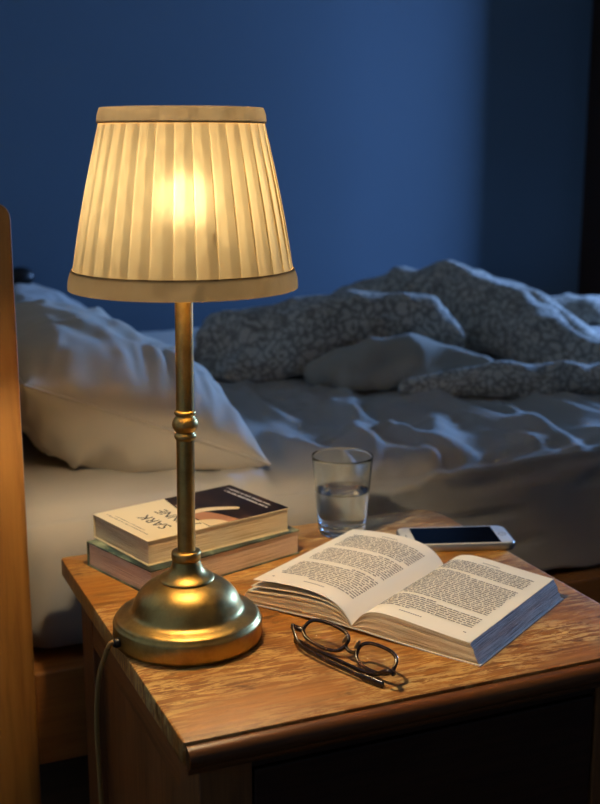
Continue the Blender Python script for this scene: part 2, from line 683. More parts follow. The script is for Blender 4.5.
def mattress():
    x0, x1, y0, y1, z0, z1, r = .212, 2.05, 1.405, 2.795, .418, .615, .055
    # profile across the bed: under-edge, near side, top, far side
    ys = np.concatenate([np.full(4, y0 + .0), np.full(26, y0), np.linspace(y0, y1, 170), np.full(8, y1)])
    zs = np.concatenate([np.full(4, z0), np.linspace(z0, z1, 26), np.full(170, z1), np.linspace(z1, z0, 8)])
    ys[:4] = np.linspace(y0 + .12, y0 + .01, 4)
    xs = np.concatenate([np.linspace(x0, x0, 1), np.linspace(x0, x0 + r, 10), np.linspace(x0 + r, x1, 210)[1:]])
    Xg, Yg = np.meshgrid(xs, ys, indexing='ij')
    Zg = np.repeat(zs[None], len(xs), 0)
    C = np.stack([np.clip(Xg, x0 + r, x1 - r), np.clip(Yg, y0 + r, y1 - r), np.clip(Zg, z0 + r, z1 - r)], -1)
    P = np.stack([Xg, Yg, Zg], -1)
    d = P - C
    ln = np.linalg.norm(d, axis=-1, keepdims=True)
    nrm = d / np.maximum(ln, 1e-9)
    P = C + nrm * r
    # unrolled coordinate: side folds continue from the top
    V = P[..., 1] - np.where(P[..., 1] < y0 + r, (z1 - P[..., 2]), 0)
    U = P[..., 0]
    segs = []
    rr = random.Random(5)
    for _ in range(46):                      # drag lines towards the near edge
        x = rr.uniform(.55, 2.0)
        y = rr.uniform(1.50, 2.25)
        L = rr.uniform(.35, .75)
        a = math.radians(rr.uniform(-112, -84))
        segs.append((x, y, x + L * math.cos(a), y + L * math.sin(a), rr.uniform(-.05, .05), rr.uniform(.018, .034), rr.uniform(.008, .015)))
    for _ in range(12):                      # slack folds lying along the bed
        x = rr.uniform(.55, 1.9)
        y = rr.uniform(1.55, 2.2)
        L = rr.uniform(.2, .5)
        a = math.radians(rr.uniform(-35, 20))
        segs.append((x, y, x + L * math.cos(a), y + L * math.sin(a), rr.uniform(-.05, .05), rr.uniform(.010, .020), rr.uniform(.005, .012)))
    for _ in range(60):                      # finer creases
        x = rr.uniform(.55, 2.0)
        y = rr.uniform(1.45, 2.2)
        L = rr.uniform(.2, .5)
        a = math.radians(rr.uniform(-118, -78))
        segs.append((x, y, x + L * math.cos(a), y + L * math.sin(a), rr.uniform(-.03, .03), rr.uniform(.010, .018), rr.uniform(.003, .006)))
    for _ in range(26):                      # sagging folds on the near side
        x = rr.uniform(.6, 1.9)
        v = rr.uniform(1.25, 1.40)
        L = rr.uniform(.4, .9)
        a = math.radians(rr.uniform(-6, 6))
        segs.append((x, v, x + L * math.cos(a), v + L * math.sin(a), rr.uniform(-.02, .02), rr.uniform(.008, .014), rr.uniform(.010, .020)))
    H = wrinkles(U, V, segs[:-26]) * np.clip((V - 1.37) / .06, .45, 1) + wrinkles(U, V, segs[-26:])
    H += .010 * vnoise(P[..., 0], P[..., 1], P[..., 2], 3.1, 2) + .0035 * vnoise(P[..., 0], P[..., 1], P[..., 2], 11, 3)
    fade = np.clip((P[..., 2] - z0 - .004) / .03, 0, 1)
    # soft belly of the side
    P = P + nrm * (H * fade)[..., None]
    P[..., 2] = np.maximum(P[..., 2], z0 + .0005)
    P[..., 1] = np.maximum(P[..., 1], y0 - .004)
    return grid_mesh('mattress', P)


mt = obj('mattress', mattress(), M['sheet'], None, True, (1.14, 2.1, .418))
tag(mt, 'mattress under a creased pale grey fitted sheet on the pine bed', 'mattress')


def pillow(name, corner, xd, yd, ax, by, thick, sag, seed, mat, label):
    """corner = near right corner; xd towards the headboard, yd along the head end; a stuffed, creased case"""
    nu, nv = 84, 110
    u = np.sin(np.linspace(-PI / 2, PI / 2, nu))
    v = np.sin(np.linspace(-PI / 2, PI / 2, nv))
    Ug, Vg = np.meshgrid(u, v, indexing='ij')
    pin = .07
    sx = Ug * (1 - pin * (1 - Vg ** 2) * 0 - .05 * (np.cos(Vg * PI / 2)) * np.abs(Ug))
    sy = Vg * (1 - .05 * (np.cos(Ug * PI / 2)) * np.abs(Vg))
    prof = (np.clip(1 - np.abs(Ug) ** 2.3, 0, 1) ** .55) * (np.clip(1 - np.abs(Vg) ** 2.6, 0, 1) ** .55)
    rr = random.Random(seed)
    X = Vector(xd).normalized()
    Y = Vector(yd).normalized()
    N = Y.cross(X).normalized()
    if N.z < 0:
        N = -N
    lum = vnoise(Ug * 1.0, Vg * 1.3, Ug * 0, 1.7, seed)
    lum2 = vnoise(Ug, Vg, Ug * 0, 4.2, seed + 1)
    sheets = []
    for sgn in (1, -1):
        segs = []
        for _ in range(44):                  # gathers running in from the seams
            side = rr.choice((0, 0, 1, 1, 2, 3))
            t = rr.uniform(-.95, .95)
            L = rr.uniform(.25, .8)
            j = rr.uniform(-.5, .5)
            e = -.99
            if side == 0:
                s = (t, e, t + j * L, e + L)
            elif side == 1:
                s = (e, t, e + L, t + j * L)
            elif side == 2:
                s = (t, -e, t + j * L, -e - L)
            else:
                s = (-e, t, -e - L, t + j * L)
            segs.append((*s, rr.uniform(-.08, .08), rr.uniform(.028, .055), rr.uniform(.004, .0095)))
        W = wrinkles(Ug, Vg, segs) * prof ** 1.2 * (.7 if sgn > 0 else .6)
        t = thick * prof * (1 if sgn > 0 else 1.25) + prof * (lum * .02 + lum2 * .008) + W
        if sgn > 0:
            rg = 1 - 2.2 * np.abs(vnoise(Ug * 5.5, Vg * 1.3 + lum, Ug * 0, 1.0, seed + 5))
        else:
            rg = 1 - 2.2 * np.abs(vnoise(Ug * 3.2 + Vg * 2.5, Vg * 3.0 - Ug * 2.2, Ug * 0, 1.0, seed + 6))
        t = t + (.0085 if sgn > 0 else .0125) * np.clip(rg, -.6, 1) * prof ** .8 * np.clip(.25 - Vg, 0, 1)
        t = np.maximum(t, 0.0) + .0022
        sheets.append(t * sgn)
    base = Vector(corner)
    out = []
    for t in sheets:
        cx = (sx + 1) * .5 * ax
        cy = (sy + 1) * .5 * by
        P = (np.array(base)[None, None] + cx[..., None] * np.array(X) + cy[..., None] * np.array(Y) + t[..., None] * np.array(N))
        bow = sag * (np.sin((Ug + 1) / 2 * PI)) * .0
        P[..., 2] += bow
        out.append(P)
    top, bot = out
    nuv = nu * nv
    idx = np.arange(nuv).reshape(nu, nv)
    V = np.concatenate([top.reshape(-1, 3), bot.reshape(-1, 3)])
    V[:, 2] = np.maximum(V[:, 2], .617 + 0 * V[:, 2])
    f1 = np.stack([idx[:-1, :-1], idx[1:, :-1], idx[1:, 1:], idx[:-1, 1:]], -1).reshape(-1, 4)
    f2 = f1[:, ::-1] + nuv
    ring = list(idx[:, 0]) + list(idx[-1, 1:]) + list(idx[-2::-1, -1]) + list(idx[0, -2:0:-1])
    f3 = [(ring[i], ring[(i + 1) % len(ring)], ring[(i + 1) % len(ring)] + nuv, ring[i] + nuv) for i in range(len(ring))]
    me = bpy.data.meshes.new(name)
    me.from_pydata(V.tolist(), [], f1.tolist() + f2.tolist() + f3)
    me.update()
    bm = bmesh.new()
    bm.from_mesh(me)
    bmesh.ops.recalc_face_normals(bm, faces=bm.faces)
    bpy.data.meshes.remove(me)
    root = thing(name, label, 'pillow', (corner[0] + X.x * ax / 2, corner[1] + by / 2, .617))
    obj('pillowcase', bm, mat, root, True)
    # the sewn edge all round
    pth = [Vector(((top[i, j] + bot[i, j]) / 2).tolist()) for i, j in [divmod(int(k), nv) for k in ring]]
    for p in pth:
        p.z = max(p.z, .6195)
    obj('seam', tube(pth, .0026, 6, closed=True), mat, root, True)
    return root


pillow('pillow', (.588, 1.49, .624), (-.33, .0, .138), (.0, 1, .02), .362, .56, .095, 0, 3, M['pillowcase'],
       'white pillow nearest the lamp, its seam and creases in warm light')
pillow('pillow', (.60, 2.07, .622), (-.36, .0, .105), (.03, 1, .02), .38, .64, .085, 0, 9, M['pillowcase_grey'],
       'dim grey pillow behind the white pillow, next to the wall')


# ------------------------------------------------------------------ duvet: rolled and heaped
def heap(chains, voxel, amp, seed, zmin=.6195):
    bm = bmesh.new()
    for ch in chains:
        pts = [(at_y(x, y, Y), r) for x, y, Y, r in ch]
        for (p, r), (q, s) in zip(pts, pts[1:]):
            n = max(2, int((q - p).length / (min(r, s) * .35)))
            for k in range(n + 1):
                t = k / n
                c = p.lerp(q, t)
                bmesh.ops.create_icosphere(bm, subdivisions=2, radius=r * (1 - t) + s * t, matrix=Matrix.Translation(c))
    me = bpy.data.meshes.new('heap')
    bm.to_mesh(me)
    bm.free()
    o = bpy.data.objects.new('heap', me)
    COL.objects.link(o)
    m = o.modifiers.new('r', 'REMESH')
    m.mode = 'VOXEL'
    m.voxel_size = voxel
    m = o.modifiers.new('s', 'SMOOTH')
    m.iterations = 7
    m.factor = .5
    dg = bpy.context.evaluated_depsgraph_get()
    me2 = bpy.data.meshes.new_from_object(o.evaluated_get(dg))
    bpy.data.objects.remove(o)
    bpy.data.meshes.remove(me)
    n = len(me2.vertices)
    co = np.empty(n * 3)
    me2.vertices.foreach_get('co', co)
    no = np.empty(n * 3)
    me2.vertices.foreach_get('normal', no)
    co = co.reshape(-1, 3)
    no = no.reshape(-1, 3)
    d = np.empty(n)
    for i, p in enumerate(co):
        v = Vector(p)
        w = Vector((mnoise.noise(v * 5 + Vector((seed, 0, 0))), mnoise.noise(v * 5 + Vector((0, seed, 9))), 0)) * .05
        q = (v + w)
        q = Vector((q.x * 5.0 + q.y * 3, q.y * 8 - q.x * 2, q.z * 9))
        r1 = 1 - abs(mnoise.noise(q + Vector((seed, 3, 1)))) * 2.2
        q2 = (v + w * .6)
        q2 = Vector((q2.x * 13, q2.y * 16, q2.z * 20))
        r2 = 1 - abs(mnoise.noise(q2 + Vector((3, seed, 1)))) * 2.2
        d[i] = amp * (r1 * .7 + r2 * .32 - .5)
    co = co + no * d[:, None]
    co[:, 2] = np.maximum(co[:, 2], zmin)
    me2.vertices.foreach_set('co', co.ravel())
    me2.update()
    me2.materials.clear()
    return me2


DX = [
    [(232, 352, 2.18, .082), (290, 336, 2.12, .082), (352, 322, 2.06, .066), (412, 316, 2.03, .052), (452, 336, 2.0, .04)],
    [(215, 372, 2.12, .03), (260, 368, 2.06, .04), (320, 352, 2.04, .04)],
    [(345, 316, 2.40, .06), (390, 300, 2.34, .072), (440, 296, 2.24, .078), (490, 316, 2.14, .083), (538, 344, 2.02, .078), (585, 366, 1.92, .058), (690, 372, 1.87, .06)],
    [(404, 389, 1.86, .026), (460, 385, 1.81, .040), (530, 386, 1.77, .044), (600, 388, 1.73, .045), (720, 390, 1.70, .05)],
    [(530, 322, 2.52, .07), (600, 324, 2.46, .075), (720, 326, 2.40, .08)],
    [(300, 360, 2.30, .08), (420, 350, 2.25, .08), (520, 360, 2.15, .08), (640, 370, 2.05, .07)],
    [(450, 290, 2.30, .06), (520, 312, 2.25, .06), (570, 340, 2.12, .05)],
]
dv = thing('duvet', 'rumpled grey patterned duvet heaped across the far half of the bed', 'duvet', (1.15, 2.1, .6195))
obj('patterned_cover', heap(DX, .012, .020, 4.0), M['duvet'], dv, True)
obj('underside', heap([[(322, 374, 1.99, .034), (372, 364, 1.95, .052), (430, 360, 1.93, .046), (480, 368, 1.90, .034)],
                       [(345, 385, 1.93, .018), (400, 378, 1.90, .03), (450, 376, 1.89, .02)]], .011, .018, 8.0), M['duvet_plain'], dv, True,
    label='plain beige underside turned out')

# small black thing at the wall by the bed head
kb = at_y(22, 278, 2.85)
b = bmesh.new()
bmesh.ops.create_uvsphere(b, u_segments=20, v_segments=12, radius=.03, matrix=Matrix.Translation((kb.x, WY - .045, kb.z)) @ Matrix.Diagonal((1.15, .7, .8, 1)))
root = thing('wall_fitting', 'small black fitting on the blue wall just above the grey pillow', 'wall fitting', (kb.x, WY, kb.z))
obj('fitting_head', b, M['black'], root, True)
obj('wall_mount', tube([Vector((kb.x, WY - .03, kb.z)), Vector((kb.x, WY, kb.z))], .012), M['black'], root, 40)

# ------------------------------------------------------------------ nightstand
ns = thing('nightstand', 'worn brown wooden nightstand with scuffed top beside the bed', 'nightstand', (.516, 1.1, 0))
TX0, TX1, TY0, TY1 = .2620, .7685, .861, 1.347
obj('tabletop', prism(round_rect(TX0, TX1, TY0, TY1, (.003, .006, .035, .006)), ZT - .022, ZT, .0022, 2), M['table_top'], ns, 40)
# half-round moulding along the front edge with a shadow groove above it
prof = [(0, 0), (-.0035, .0005), (-.0095, -.0025), (-.0125, -.0085), (-.0115, -.0145), (-.007, -.0185), (-.007, -.0215), (-.0045, -.0245), (0, -.0245)]
b = bmesh.new()
L = [b.verts.new((TX0 + .002, TY0 + p[0], ZT - .0035 + p[1])) for p in prof]
R = [b.verts.new((TX1 + .004, TY0 + p[0], ZT - .0035 + p[1])) for p in prof]
b.faces.new(L)
b.faces.new(R[::-1])
for i in range(len(prof)):
    j = (i + 1) % len(prof)
    b.faces.new((L[i], L[j], R[j], R[i]))
bmesh.ops.recalc_face_normals(b, faces=b.faces)
obj('edge_moulding', b, M['moulding'], ns, 40)
BX0, BX1, BY0, BY1, BZ = .282, .750, .884, 1.335, ZT - .022
for x0, x1, y0, y1 in ((BX0, BX0 + .05, BY0, BY0 + .06), (BX1 - .05, BX1, BY0, BY0 + .06), (BX0, BX0 + .05, BY1 - .055, BY1), (BX1 - .05, BX1, BY1 - .055, BY1)):
    obj('corner_post', bx(x0, x1, y0, y1, 0, BZ, .002), M['table_body'], ns)
for x0, x1 in ((BX0 + .0008, BX0 + .028), (BX1 - .028, BX1 - .0008)):
    obj('side_rail', bx(x0, x1, BY0 + .06, BY1 - .055, BZ - .07, BZ, .0015), M['table_rail'], ns)
    obj('side_rail', bx(x0, x1, BY0 + .06, BY1 - .055, .06, .12, .0015), M['table_rail'], ns)
obj('side_panel', bx(BX0 + .012, BX0 + .02, BY0 + .058, BY1 - .053, .115, BZ - .065), M['table_body'], ns)
obj('side_panel', bx(BX1 - .02, BX1 - .012, BY0 + .058, BY1 - .053, .115, BZ - .065), M['table_body'], ns)
obj('back_panel', bx(BX0 + .05, BX1 - .05, BY1 - .02, BY1 - .01, .06, BZ), M['table_body'], ns)
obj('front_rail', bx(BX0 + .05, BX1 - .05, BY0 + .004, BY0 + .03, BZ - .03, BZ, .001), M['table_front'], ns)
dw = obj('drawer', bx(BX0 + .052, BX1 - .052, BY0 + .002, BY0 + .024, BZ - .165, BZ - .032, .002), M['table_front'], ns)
obj('knob', lathe([(0, .026), (.010, .025), (.014, .019), (.012, .012), (.006, .008), (.007, 0), (0, 0)], 24), M['moulding'], dw, True)
kn = [c for c in dw.children][0]
kn.rotation_euler = (PI / 2, 0, 0)
kn.location = Vector(((BX0 + BX1) / 2, BY0 + .003, BZ - .1)) - abs_loc(ns)
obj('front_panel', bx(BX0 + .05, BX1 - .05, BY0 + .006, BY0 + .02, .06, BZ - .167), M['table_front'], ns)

# ------------------------------------------------------------------ table lamp
AX = Vector((.3312, 1.0635, ZT))
AXU = AX + Vector((0, 0, .0060))
LEAN = lambda z: RT * (.0105 * max(0, z - .05)) - ZV * (.0050 * min(1, max(0, (z - .08) / .27)))
lamp = thing('table_lamp', 'lit brass table lamp with pleated cream shade on the nightstand', 'lamp', AX)
LB = [(0, .0015), (.070, .0012), (.0735, .0025), (.0742, .006), (.0742, .0205), (.0735, .0226), (.0720, .0234), (.0716, .0252), (.0700, .0268), (.0675, .0280),
      (0.0629, .0292), (0.0575, .0308), (0.0553, .0332), (0.0539, .0364), (0.0525, .0405), (0.0502, .0456), (0.0465, .0508), (0.0418, .0552), (0.0365, .0586), (0.0316, .0608), (0.0279, .0620), (0.0264, .0626), (.0276, .0638), (.0268, .0652),
      (.0240, .0666), (.0200, .0692), (.0170, .0728), (.0149, .0774), (.0138, .0812), (.0134, .0822), (.0142, .0830), (.0147, .0850), (.0147, .0895), (.0142, .0916), (.0118, .0926), (.0092, .0928), (0, .0928)]
obj('base', lathe(LB, 96, AX), M['brass'], lamp, 60)
obj('base_pad', lathe([(0, 0), (.069, 0), (.070, .0013), (0, .0013)], 64, AX), M['black'], lamp, 40)
obj('stem', lathe([(0, .085), (.0088, .085), (.0088, .203), (0, .203)], 40, AXU, LEAN), M['brass'], lamp, 40)
KN = [(0, .2015), (.0092, .2015), (.0102, .2030), (.0106, .2050), (.0102, .2070), (.0088, .2082), (.0086, .2090), (.0105, .2110), (.0122, .2140), (.0127, .2170), (.0122, .2202),
      (.0106, .2232), (.0094, .2248), (.0090, .2258), (.0100, .2268), (.0106, .2285), (.0102, .2302), (.0090, .2312), (0, .2312)]
obj('knop', lathe(KN, 48, AXU, LEAN), M['brass'], lamp, 50)
obj('stem', lathe([(0, .2305), (.0086, .2305), (.0086, .382), (0, .382)], 40, AXU, LEAN), M['brass'], lamp, 40)
obj('bulb_socket', lathe([(0, .381), (.015, .381), (.0165, .385), (.0165, .407), (.013, .411), (0, .411)], 32, AXU, LEAN), M['brass'], lamp, 50)
obj('bulb', lathe([(0, .410), (.0115, .4102), (.0125, .4135), (.0175, .422), (.0205, .432), (.0195, .442), (.0140, .4505), (.0070, .454), (0, .455)], 32, AXU, LEAN), M['bulb'], lamp, True)
S0, S1, R0, R1 = .3535, .5145, .1052, .0728
NP = 32
w0, w1 = .0165, .0125
slope = (R1 - R0) / (S1 - S0)


def shade():
    npl, nz = 10, 26
    bm = bmesh.new()
    uvl = bm.loops.layers.uv.new('UVMap')
    cols = []
    fr = [0, .03, .07, .11, .3, .5, .62, .8, .95, .999]
    rp = random.Random(2)
    jit = [rp.uniform(-.06, .06) for _ in range(NP + 1)]
    jit[NP] = jit[0]
    for p in range(NP):
        for f in fr:
            a = (p + f + jit[p] * (1 - f) + jit[p + 1] * f) / NP * 2 * PI
            col = []
            for k in range(nz + 1):
                t = k / nz
                z = S0 + w0 + (S1 - w1 - S0 - w0) * t
                r = R0 + slope * (z - S0)
                belly = math.sin(t * PI)
                r += .0026 * (1 - f) * (.30 + .70 * belly) * (1 - .3 * t)
                if f == 0:
                    r -= .0006
                off = LEAN(z)
                col.append(bm.verts.new((AX.x + off.x + r * math.cos(a), AX.y + off.y + r * math.sin(a), AXU.z + off.z + z)))
            cols.append((p + f, col))
    n = len(cols)
    for i in range(n):
        (fa, a), (fb, c) = cols[i], cols[(i + 1) % n]
        if i == n - 1:
            fb = NP + .0
        for k in range(nz):
            f = bm.faces.new((a[k], c[k], c[k + 1], a[k + 1]))
            for lp, (q, kk) in zip(f.loops, ((fa, k), (fb, k), (fb, k + 1), (fa, k + 1))):
                lp[uvl].uv = (min(q, math.floor(fa) + .999), kk / nz)
    bmesh.ops.recalc_face_normals(bm, faces=bm.faces)
    return bm


sh = obj('lamp_shade', shade(), M['shade'], lamp, 30)
th = .0011


def band(z0, z1, bulge):
    zs = np.linspace(z0, z1, 6)
    outer = [(R0 + slope * (z - S0) + .0020 + bulge * math.sin(PI * i / 5), z) for i, z in enumerate(zs)]
    outer = [(outer[0][0] - .0008, z0 - .0003)] + outer + [(outer[-1][0] - .0008, z1 + .0003)]
    return lathe(outer, 96, AXU, LEAN)


obj('bottom_trim', band(S0 - .0015, S0 + w0, .0012), M['shade_trim'], sh, 50, label='beige trim tape round the bottom edge')
obj('top_trim', band(S1 - w1, S1 + .001, .0008), M['shade_trim'], sh, 50, label='beige trim tape round the top edge')
# wire fitting that carries the shade
b = bmesh.new()
zc = S0 + .055
for k in range(3):
    a = .5 + k * 2 * PI / 3
    o_ = LEAN(zc)
    rr_ = R0 + slope * (zc - S0) - .003
    tube([Vector((AX.x + o_.x + .016 * math.cos(a), AX.y + o_.y + .016 * math.sin(a), AXU.z + o_.z + zc - .010)), Vector((AX.x + o_.x + rr_ * math.cos(a), AX.y + o_.y + rr_ * math.sin(a), AXU.z + o_.z + zc))], .0012, 6, bm=b)
obj('shade_fitting', b, M['brass'], sh)
# cable from the back of the base down to the floor
ca = math.radians(188)
g0 = Vector((AX.x + .0735 * math.cos(ca), AX.y + .0735 * math.sin(ca), ZT + .0115))
pth = spline([g0, g0 + Vector((-.008, .0, .0005)), Vector((.2450, 1.056, .580)), Vector((.2385, 1.062, .552)), Vector((.2362, 1.068, .505)), Vector((.2378, 1.072, .45)), Vector((.2395, 1.075, .38)), Vector((.2380, 1.08, .2)), Vector((.2350, 1.085, .05)), Vector((.229, 1.11, .006)), Vector((.20, 1.22, .004))], 8)
cb = obj('cable', tube(pth, .0026, 10), plain('cable_sheath', rgb(150, 120, 68), .4), lamp, True)
dirv = Vector((math.cos(ca), math.sin(ca), 0))
obj('cable_grommet', tube([g0 - dirv * .002, g0 + dirv * .004, g0 + dirv * .0065], [.0048, .0048, .0036], 16), M['black'], cb, 40)


# ------------------------------------------------------------------ closed books under the lamp light
def uv_box_faces(bm):
    uvl = bm.loops.layers.uv.new('UVMap')
    for f in bm.faces:
        n = f.normal
        for lp in f.loops:
            c = lp.vert.co
            lp[uvl].uv = ((c.x + c.y) * 14, c.z * 30)


def local_boxes(dims, mtx, bev=0):
    b = bmesh.new()
    for d in dims:
        box(b, *d, bev=bev)
    bmesh.ops.transform(b, matrix=mtx, verts=b.verts)
    return b


def closed_book(org, ang, L, W, z0, T, label, edge_mat, cover_mat, group):
    u = (math.cos(ang), math.sin(ang), 0)
    v = (-math.sin(ang), math.cos(ang), 0)
    mtx = frame_mtx((org[0], org[1], z0), u, v, (0, 0, 1))
    c = mtx @ Vector((L / 2, W / 2, 0))
    root = thing('book', label, 'book', c, group)
    ct = .0012
    # block with a slightly hollowed and leaf-lined edge
    nx, ny, nz = 26, 18, 10
    b = bmesh.new()
    uvl = b.loops.layers.uv.new('UVMap')
    ring = [(x, .0) for x in np.linspace(0, 1, nx)] + [(1., y) for y in np.linspace(0, 1, ny)[1:]] + [(x, 1.) for x in np.linspace(1, 0, nx)[1:]] + [(0., y) for y in np.linspace(1, 0, ny)[1:-1]]
    rp = random.Random(int(T * 1e5))
    rows = []
    for k in range(nz + 1):
        t = k / nz
        row = []
        j = rp.uniform(-.0006, .0006)
        for (a, q) in ring:
            x = .0012 + a * (L - .0024)
            y = .0012 + q * (W - .004)
            if q == 0:
                y += j * .8 + .0006
            if a == 0:
                x += j + .0004
            row.append(b.verts.new((x, y, ct + t * (T - 2 * ct))))
        rows.append(row)
    n = len(ring)
    for k in range(nz):
        for i in range(n):
            f = b.faces.new((rows[k][i], rows[k][(i + 1) % n], rows[k + 1][(i + 1) % n], rows[k + 1][i]))
            for lp, (ii, kk) in zip(f.loops, ((i, k), (i + 1, k), (i + 1, k + 1), (i, k + 1))):
                lp[uvl].uv = (ii / n * 6, kk / nz)
    b.faces.new(rows[0][::-1])
    b.faces.new(rows[-1])
    bmesh.ops.transform(b, matrix=mtx, verts=b.verts)
    bmesh.ops.recalc_face_normals(b, faces=b.faces)
    obj('page_block', b, edge_mat, root, 40)
    # wrap-round cover: bottom, spine on the far side, top
    b = local_boxes([(0, L, 0, W, 0, ct), (0, L, 0, W, T - ct, T), (0, L, W - ct, W, ct, T - ct)], mtx)
    cv = obj('cover', b, cover_mat, root)
    return root, cv, mtx


BG = 'closed books beside the lamp base'
B1L, B1W, B1T, B1A = .2149, .1324, .0300, math.radians(18.2)
book1, cv1, m1 = closed_book((.327, 1.1798), B1A, B1L, B1W, ZT, B1T, 'thick closed book with a dark teal cover, lying under another book', M['edges_pink'], M['teal_cover'], BG)
B2L, B2W, B2T, B2A = .1962, .1234, .0288, math.radians(15.2)
book2, cv2, m2 = closed_book((.329, 1.1967), B2A, B2L, B2W, ZT + B1T, B2T, 'closed paperback with a cream and black picture cover, on top of the teal book', M['edges'], M['cream_cover'], BG)


def flat(pts, mtx, z, t=.0002):
    b = prism(pts, z, z + t)
    bmesh.ops.transform(b, matrix=mtx, verts=b.verts)
    return b


zt = B2T
pic = obj('cover_picture', flat([(.082, .0004), (.1958, .0004), (.1958, .1232), (.098, .1232), (.090, .085), (.085, .040)], m2, zt), M['art_dark'], cv2)
arc = lambda cx, cy, r, a0, a1, n=14: [(cx + r * math.cos(a), cy + r * math.sin(a)) for a in np.linspace(a0, a1, n)]
obj('picture_shape', flat([(.084, .0005), (.124, .0005), (.118, .028), (.112, .042), (.104, .054), (.096, .060), (.088, .062)], m2, zt + .0002), M['art_skin'], cv2)
obj('picture_shape', flat(arc(.083, .0006, .025, 0, PI / 2) + [(.083, .0006)], m2, zt + .0004), M['art_cream'], cv2)
sl = spline([(.090, .058, 0), (.105, .062, 0), (.118, .060, 0), (.134, .052, 0), (.146, .044, 0), (.150, .038, 0), (.146, .034, 0), (.138, .037, 0), (.122, .045, 0), (.104, .050, 0), (.092, .050, 0)], 4, True)
obj('picture_shape', flat([(p.x, p.y) for p in sl], m2, zt + .0004), M['art_cream'], cv2)
obj('picture_shape', flat([(.090, .070), (.104, .066), (.112, .076), (.106, .088), (.094, .092)], m2, zt + .0004), M['art_cream'], cv2)


def text_bm(body, size):
    cu = bpy.data.curves.new('t', 'FONT')
    cu.body = body
    cu.size = size
    cu.extrude = .00005
    cu.resolution_u = 3
    to = bpy.data.objects.new('t', cu)
    COL.objects.link(to)
    dg = bpy.context.evaluated_depsgraph_get()
    dg.update()
    me = bpy.data.meshes.new_from_object(to.evaluated_get(dg))
    bm = bmesh.new()
    bm.from_mesh(me)
    bpy.data.objects.remove(to)
    bpy.data.curves.remove(cu)
    bpy.data.meshes.remove(me)
    return bm


def cover_text(body, size, x, y, mtx, z, bm, sx=1.0):
    """lettering set across the book with its tops to the left end"""
    t = text_bm(body, size)
    rot = Matrix(((0, -1, 0, x), (1, 0, 0, y), (0, 0, 1, z), (0, 0, 0, 1)))
    bmesh.ops.transform(t, matrix=mtx @ rot @ Matrix.Diagonal((sx, 1, 1, 1)), verts=t.verts)
    join(bm, t)


b = bmesh.new()
cover_text('JVINNE', .0225, .076, .016, m2, zt + .00015, b, 1.0)
cover_text('SARK', .0225, .049, .026, m2, zt + .00015, b, 1.05)
obj('title', b, M['ink'], cv2)


def scribble(bm, x, y0, y1, hgt, mtx, z, rnd, solid=.8):
    """a row of illegibly small letters as tiny strokes"""
    y = y0
    step = -1 if y1 < y0 else 1
    while (y1 - y) * step > 0:
        if rnd.random() < .16:
            y += step * hgt * .7
            continue
        w = hgt * rnd.uniform(.35, .7)
        ya, yb = sorted((y, y + step * w * solid))
        v = [bm.verts.new(mtx @ Vector(p)) for p in ((x, ya, z), (x + hgt * rnd.choice((.7, .7, 1)), ya, z), (x + hgt * .7, yb, z), (x, yb, z))]
        bm.faces.new(v)
        y += step * w
    return bm


rs = random.Random(3)
b = bmesh.new()
scribble(b, .0165, .100, .034, .0016, m2, zt + .0002, rs)
scribble(b, .0115, .112, .020, .0016, m2, zt + .0002, rs)
obj('small_print', b, M['ink'], cv2)
b = bmesh.new()
scribble(b, .1745, .108, .018, .0042, m2, zt + .0004, rs, .85)
scribble(b, .1835, .112, .022, .0034, m2, zt + .0004, rs, .85)
obj('white_lettering', b, M['white_print'], cv2)

# ------------------------------------------------------------------ open book
GA = math.radians(32.5)
HH = Vector((math.cos(GA), math.sin(GA), 0))
WW = Vector((math.sin(GA), -math.cos(GA), 0))
GO = Vector((.4885, 1.0115, ZT))
PH = .203
ob = thing('book', 'thick book lying open face up, printed pages and bluish fore edge', 'book', GO + HH * PH / 2)


def interp(tbl, w):
    xs, ys = zip(*tbl)
    # smooth interpolation
    P = spline([(x, y, 0) for x, y in tbl], 10)
    return float(np.interp(w, [p.x for p in P], [p.y for p in P]))


R_TOP = [(0, .0065), (.005, .0130), (.013, .0215), (.024, .0265), (.038, .0280), (.060, .0268), (.090, .0240), (.115, .0218), (.133, .0205)]
R_BOT = [(0, .0050), (.012, .0050), (.030, .0040), (.060, .0026), (.100, .0015), (.142, .0014)]
L_TOP = [(0, .0065), (.005, .0140), (.014, .0225), (.028, .0290), (.048, .0325), (.075, .0330), (.100, .0315), (.124, .0290)]
L_BLK = [(0, .0055), (.006, .0120), (.016, .0185), (.032, .0225), (.055, .0230), (.085, .0205), (.112, .0175), (.131, .0155)]
L_BOT = [(0, .0050), (.012, .0055), (.030, .0055), (.060, .0040), (.100, .0025), (.142, .0014)]


def pos(side, w, h, z):
    return GO + WW * (w * side) + HH * h + Vector((0, 0, z))


